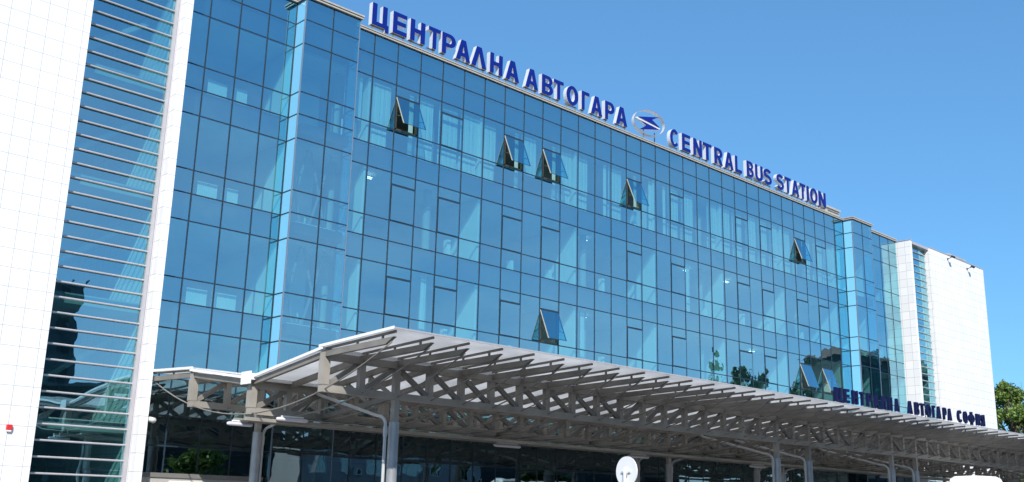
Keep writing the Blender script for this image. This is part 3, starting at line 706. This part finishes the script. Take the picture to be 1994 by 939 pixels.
for (xa, xb, ya, yb, za, zb, lb) in ((38.6, 40.2, 1.2, 2.6, 20.2, 21.52, 'small grey vent housing on the roof beside the last rooftop letter'),
                                     (58.3-2.2, 61.2-2.2, 1.0, 3.2, 20.2, 21.55, 'louvred grey roof unit above the far white wall between two floodlights')):
    o = empty('roof_unit', ((xa+xb)/2, (ya+yb)/2, za), lb, 'roof unit')
    MB().box(xa, xb, ya, yb, za, zb-0.12).build('casing', M['coping'], o)
    MB().box(xa-0.08, xb+0.08, ya-0.08, yb+0.08, zb-0.118, zb).build('lid', M['stone'], o)
    lv = MB()
    for k in range(5): lv.bar((xa+0.1, ya-0.02, za+0.25+0.2*k), (xb-0.1, ya-0.02, za+0.25+0.2*k), 0.05, 0.03)
    lv.build('louvre', M['stone_dark'], o)
o = empty('alarm_box', (-11.1, -1.03, 3.5), 'small red alarm box on the near white tiled wall', 'alarm')
MB().box(-11.19, -11.03, -1.11, -1.032, 3.455, 3.61).build('alarm_cover', M['red'], o, bevel=0.015)
MB().box(-11.17, -11.05, -1.10, -1.033, 3.415, 3.453).build('alarm_base', M['white_metal'], o)
o = empty('wall_lamp', (-7.08, -0.9, 4.06), 'small white wall lamp on the side of the near white corner fin', 'lamp')
MB().tube([(-7.078, -0.9, 4.1), (-6.98, -0.92, 4.08), (-6.84, -0.96, 4.04)], [0.05, 0.075, 0.09], 12).build('lamp_body', M['white_metal'], o, smooth=True)
MB().tube([(-6.838, -0.96, 4.04), (-6.80, -0.97, 4.03)], [0.085, 0.05], 12).build('lamp_lens', M['lamp_tube'], o)

# round road sign seen from the back
sx, sy = -4.85, -18.27
o = empty('road_sign', (sx, sy, 0), 'round road sign seen from its plain white back, on a post before the canopy', 'road sign')
ang = R(-6); nx_ = Vector((-math.cos(ang), -math.sin(ang), 0)); tx = Vector((-nx_.y, nx_.x, 0))
c = Vector((sx, sy, 2.40)); rim = MB(); n = 40
f0 = [c+0.30*(math.cos(2*math.pi*k/n)*tx+math.sin(2*math.pi*k/n)*Vector((0,0,1))) for k in range(n)]
vs_ = [p+nx_*0.012 for p in f0]+[p-nx_*0.012 for p in f0]
rim.add(vs_, [tuple(range(n)), tuple(range(2*n-1, n-1, -1))]+[(k, n+k, n+(k+1) % n, (k+1) % n) for k in range(n)]).build('disc', M['white_metal'], o)
ps = c+nx_*0.055
MB().tube([(ps.x, ps.y, 0.0), (ps.x, ps.y, 2.47)], 0.028, 12).build('post', M['white_metal'], o, smooth=True)
MB().bar(c+nx_*0.026-tx*0.13+Vector((0,0,-0.01)), c+nx_*0.026+tx*0.13+Vector((0,0,-0.01)), 0.025, 0.03).bar(ps+tx*0.02+Vector((0,0,-.08)), ps+tx*0.05+Vector((0,0,-.02)), 0.02, 0.06).build('clamp', M['return'], o)

# white coach, only its roof reaches into the picture
bx, by, br_ = 21.5, -14.15, R(22)
o = empty('coach', (bx, by, 0), 'white rounded coach roof showing under the far end of the canopy', 'coach')
def TB(u_, v_, z): return (bx+u_*math.cos(br_)-v_*math.sin(br_), by+u_*math.sin(br_)+v_*math.cos(br_), z)
prof = [(-1.22,0.35),(-1.25,1.2),(-1.22,2.4),(-1.15,3.15),(-1.05,3.36),(-0.85,3.46),(0,3.5),(0.85,3.46),(1.05,3.36),(1.15,3.15),(1.22,2.4),(1.25,1.2),(1.22,0.35)]
mb = MB(); n = len(prof); us = (0.0, 0.06, 0.25, 9.7, 10.0)
sc_ = (0.96, 0.985, 1.0, 1.0, 0.96)
for u_, k in zip(us, sc_): mb.v += [TB(u_, v_*k*0.9, 0.35+(z-0.43)*k) for v_, z in prof]
for i in range(4):
    for k in range(n-1): mb.f.append((i*n+k, (i+1)*n+k, (i+1)*n+k+1, i*n+k+1)); mb.m.append(0)
mb.f.append(tuple(range(n))); mb.f.append(tuple(4*n+k for k in reversed(range(n)))); mb.m += [0, 0]
mb.build('coach_body', M['white_metal'], o)
def slab(name, mat, u0, u1, v0, v1, z0, z1):
    m_ = MB(); m_.add([TB(u_,v_,z) for z in (z0,z1) for u_,v_ in ((u0,v0),(u1,v0),(u1,v1),(u0,v1))], [(0,3,2,1),(4,5,6,7),(0,1,5,4),(1,2,6,5),(2,3,7,6),(3,0,4,7)]); m_.build(name, mat, o)
slab('windscreen', M['window'], -0.03, 0.01, -1.0, 1.0, 1.5, 2.9)
slab('side_window', M['window'], 0.7, 9.4, -1.262, -1.20, 1.7, 2.7); slab('side_window', M['window'], 0.7, 9.4, 1.20, 1.262, 1.7, 2.7)
for u_ in (1.8, 7.6):
    for v_ in (-1.0, 1.0):
        a = Vector(TB(u_, v_-0.14, 0.5)); b = Vector(TB(u_, v_+0.14, 0.5)); MB().tube([a, b], 0.5, 20).build('wheel', M['dark'], o)
for v_ in (-0.95, 0.95): slab('headlight', M['clear'], -0.03, 0.0, v_-0.15, v_+0.15, 0.7, 0.95)

# ------------------------------------------------------------------ trees
def tree(name, x, y, h, rad, label, leaf, seed, group, nleaf=9000, ls=0.22, low=0.35, twigs=False):
    rn = random.Random(seed); o = empty(name, (x, y, 0), label, 'tree', group)
    tr = MB(); tr.tube([(x, y, 0), (x+0.1, y, h*0.3), (x-0.05, y+0.1, h*0.6), (x, y, h*0.9)], [h*0.022, h*0.017, h*0.01, 0.03], 9)
    ctr = []
    for k in range(44):
        t = low+(1-low)*rn.random()**0.8; a = rn.uniform(0, 2*math.pi)
        prof_ = math.sin(math.pi*min(1, (t-low)/(1-low)*0.82+0.14))
        d = rad*prof_*rn.uniform(0.35, 0.95); p = Vector((x+d*math.cos(a), y+d*math.sin(a), h*t))
        ctr.append((p, rad*rn.uniform(0.16, 0.42)*(0.6+0.4*prof_)))
        b0 = Vector((x, y, h*max(0.2, t-0.2))); mid = (b0+p)/2+Vector((0,0,-0.1*h*0.1))
        tr.tube([b0, mid, p], [h*0.006, h*0.004, 0.015], 5)
    if twigs:
        for k in range(9):
            a = rn.uniform(0, 6.28); p = Vector((x+rad*0.5*math.cos(a), y+rad*0.5*math.sin(a), h*0.86))
            tr.tube([p, p+Vector((rn.uniform(-.3,.3), rn.uniform(-.3,.3), rn.uniform(1.4, 2.6)))], [0.03, 0.012], 4)
    tr.build('trunk', M['bark'], o)
    lf = MB()
    for k in range(nleaf):
        c_, r_ = rn.choice(ctr)
        v_ = Vector((rn.gauss(0,1), rn.gauss(0,1), rn.gauss(0,1))).normalized()*r_*(rn.random()**0.5)*rn.choice((1, 1, 1, 1.35))
        v_.z *= 0.8; p = c_+v_
        a = Vector((rn.gauss(0,1), rn.gauss(0,1), rn.gauss(0,0.7))).normalized(); b = a.cross(Vector((rn.gauss(0,1), rn.gauss(0,1), rn.gauss(0,1)))).normalized()
        s1 = ls*rn.uniform(0.6, 1.3); s2 = s1*0.55
        lf.quad(p-a*s1, p-b*s2, p+a*s1, p+b*s2)
    lf.build('crown', M[leaf], o)
tree('leafy_tree', 90.0, 10.5, 15.6, 3.6, 'green leafy tree rising behind the outer corner of the far white tower', 'leaf', 3, 'trees at the far end', 16000, 0.17, 0.3, True)
tree('leafy_tree', 98.0, 11.5, 14.2, 3.2, 'green leafy tree cut by the right edge of the photo', 'leaf', 5, 'trees at the far end', 13000, 0.17, 0.3)
# things across the road, seen mirrored in the glass
for k, (x, y, h, r_) in enumerate(((94.5, -50, 23.0, 1.9), (101, -50, 22.4, 3.6), (105.5, -50, 21.8, 2.0), (113.5, -48, 22.5, 2.8))):
    tree('street_tree', x, y, h, r_, ['slim dark tree mirrored low in the facade glass', 'broad dark tree mirrored in the facade glass between two slim ones', 'short slim dark tree mirrored in the facade glass', 'dark tree mirrored in front of the brown-roofed house'][k], 'leaf2', 20+k, 'trees across the road', 3500, 0.4, 0.15)
tree('street_tree', 13, -34, 5.6, 2.6, 'bright green tree mirrored in the ground floor glass near the left column', 'leaf', 31, 'trees across the road', 6000, 0.16, 0.1)
tree('street_tree', 52, -40, 6.0, 3.0, 'dark green tree mirrored in the ground floor glass near the round sign', 'leaf2', 32, 'trees across the road', 4000, 0.25, 0.1)
def house(name, x0, x1, y0, y1, h, wall, label, floors, nx, roof=None, ac=False, dim=False):
    o = empty(name, ((x0+x1)/2, y1, 0), label, 'building')
    MB().box(x0, x1, y0, y1, 0, h).build('wall', wall, o)
    if roof:
        r_ = MB(); e = 0.7; hz = 2.2
        v_ = [(x0-e,y0-e,h+.003),(x1+e,y0-e,h+.003),(x1+e,y1+e,h+.003),(x0-e,y1+e,h+.003),(x0+4,(y0+y1)/2,h+hz),(x1-4,(y0+y1)/2,h+hz)]
        r_.add(v_, [(0,3,2,1),(0,1,5,4),(1,2,5),(2,3,4,5),(3,0,4)]); rf = r_.build('roof', roof, o)
        for cxk in (0.2, 0.5, 0.8):
            xx = x0+(x1-x0)*cxk; MB().box(xx, xx+1.2, y1-3, y1-2, h+0.4, h+2.2).build('chimney', wall, rf)
    else: MB().box(x0-0.15, x1+0.15, y0-0.15, y1+0.15, h+0.003, h+0.35).build('parapet', M['stone_dark'], o)
    fh = h/floors; wx = (x1-x0)/nx
    for f_i in range(floors):
        for k in range(nx):
            xa = x0+wx*(k+0.28); xb = x0+wx*(k+0.72); za = f_i*fh+fh*0.32; zb = f_i*fh+fh*0.82
            wn = MB().box(xa, xb, y1+0.004, y1+0.09, za-0.08, za).box(xa, xb, y1+0.004, y1+0.06, zb, zb+0.08).box(xa-0.08, xa, y1+0.004, y1+0.06, za-0.08, zb+0.08).box(xb, xb+0.08, y1+0.004, y1+0.06, za-0.08, zb+0.08).box((xa+xb)/2-0.03, (xa+xb)/2+0.03, y1+0.004, y1+0.05, za, zb).build('window', M['stone_dark'] if dim else M['white_metal'], o)
            MB().box(xa, xb, y1+0.005, y1+0.025, za, zb).build('pane', M['dark_in'] if dim else M['window'], wn)  # dim panes painted near-black so no bright sky shows in them
            if ac and (k+f_i) % 2 == 0:
                a = MB().box(xb+0.3, xb+1.1, y1+0.01, y1+0.36, za-0.2, za+0.4).build('air_conditioner', M['white_metal'], o)
                MB().tube([(xb+0.62, y1+0.355, za+0.1), (xb+0.62, y1+0.375, za+0.1)], 0.22, 16).build('fan_grille', M['dark'], a)
    return o
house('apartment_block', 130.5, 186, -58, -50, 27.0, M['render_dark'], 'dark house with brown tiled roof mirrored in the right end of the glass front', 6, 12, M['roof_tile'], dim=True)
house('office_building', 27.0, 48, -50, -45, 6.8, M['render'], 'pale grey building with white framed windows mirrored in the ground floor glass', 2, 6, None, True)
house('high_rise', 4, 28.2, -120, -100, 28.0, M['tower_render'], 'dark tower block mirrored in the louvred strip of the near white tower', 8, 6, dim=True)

house('sky_block_row', -22, 34, -72, -60, 11.0, M['render_dark'], 'long low dark block added to hide low sky behind the tree in the ground floor glass', 2, 12, dim=True)  # added block, screens the bright horizon from the lower glass
house('sky_block_row', 47, 100, -72, -60, 10.5, M['render_dark'], 'long low dark block added to hide low sky mirrored beyond the round sign', 2, 12, dim=True)  # second added block, keeps low sky out of the right-hand lower glass
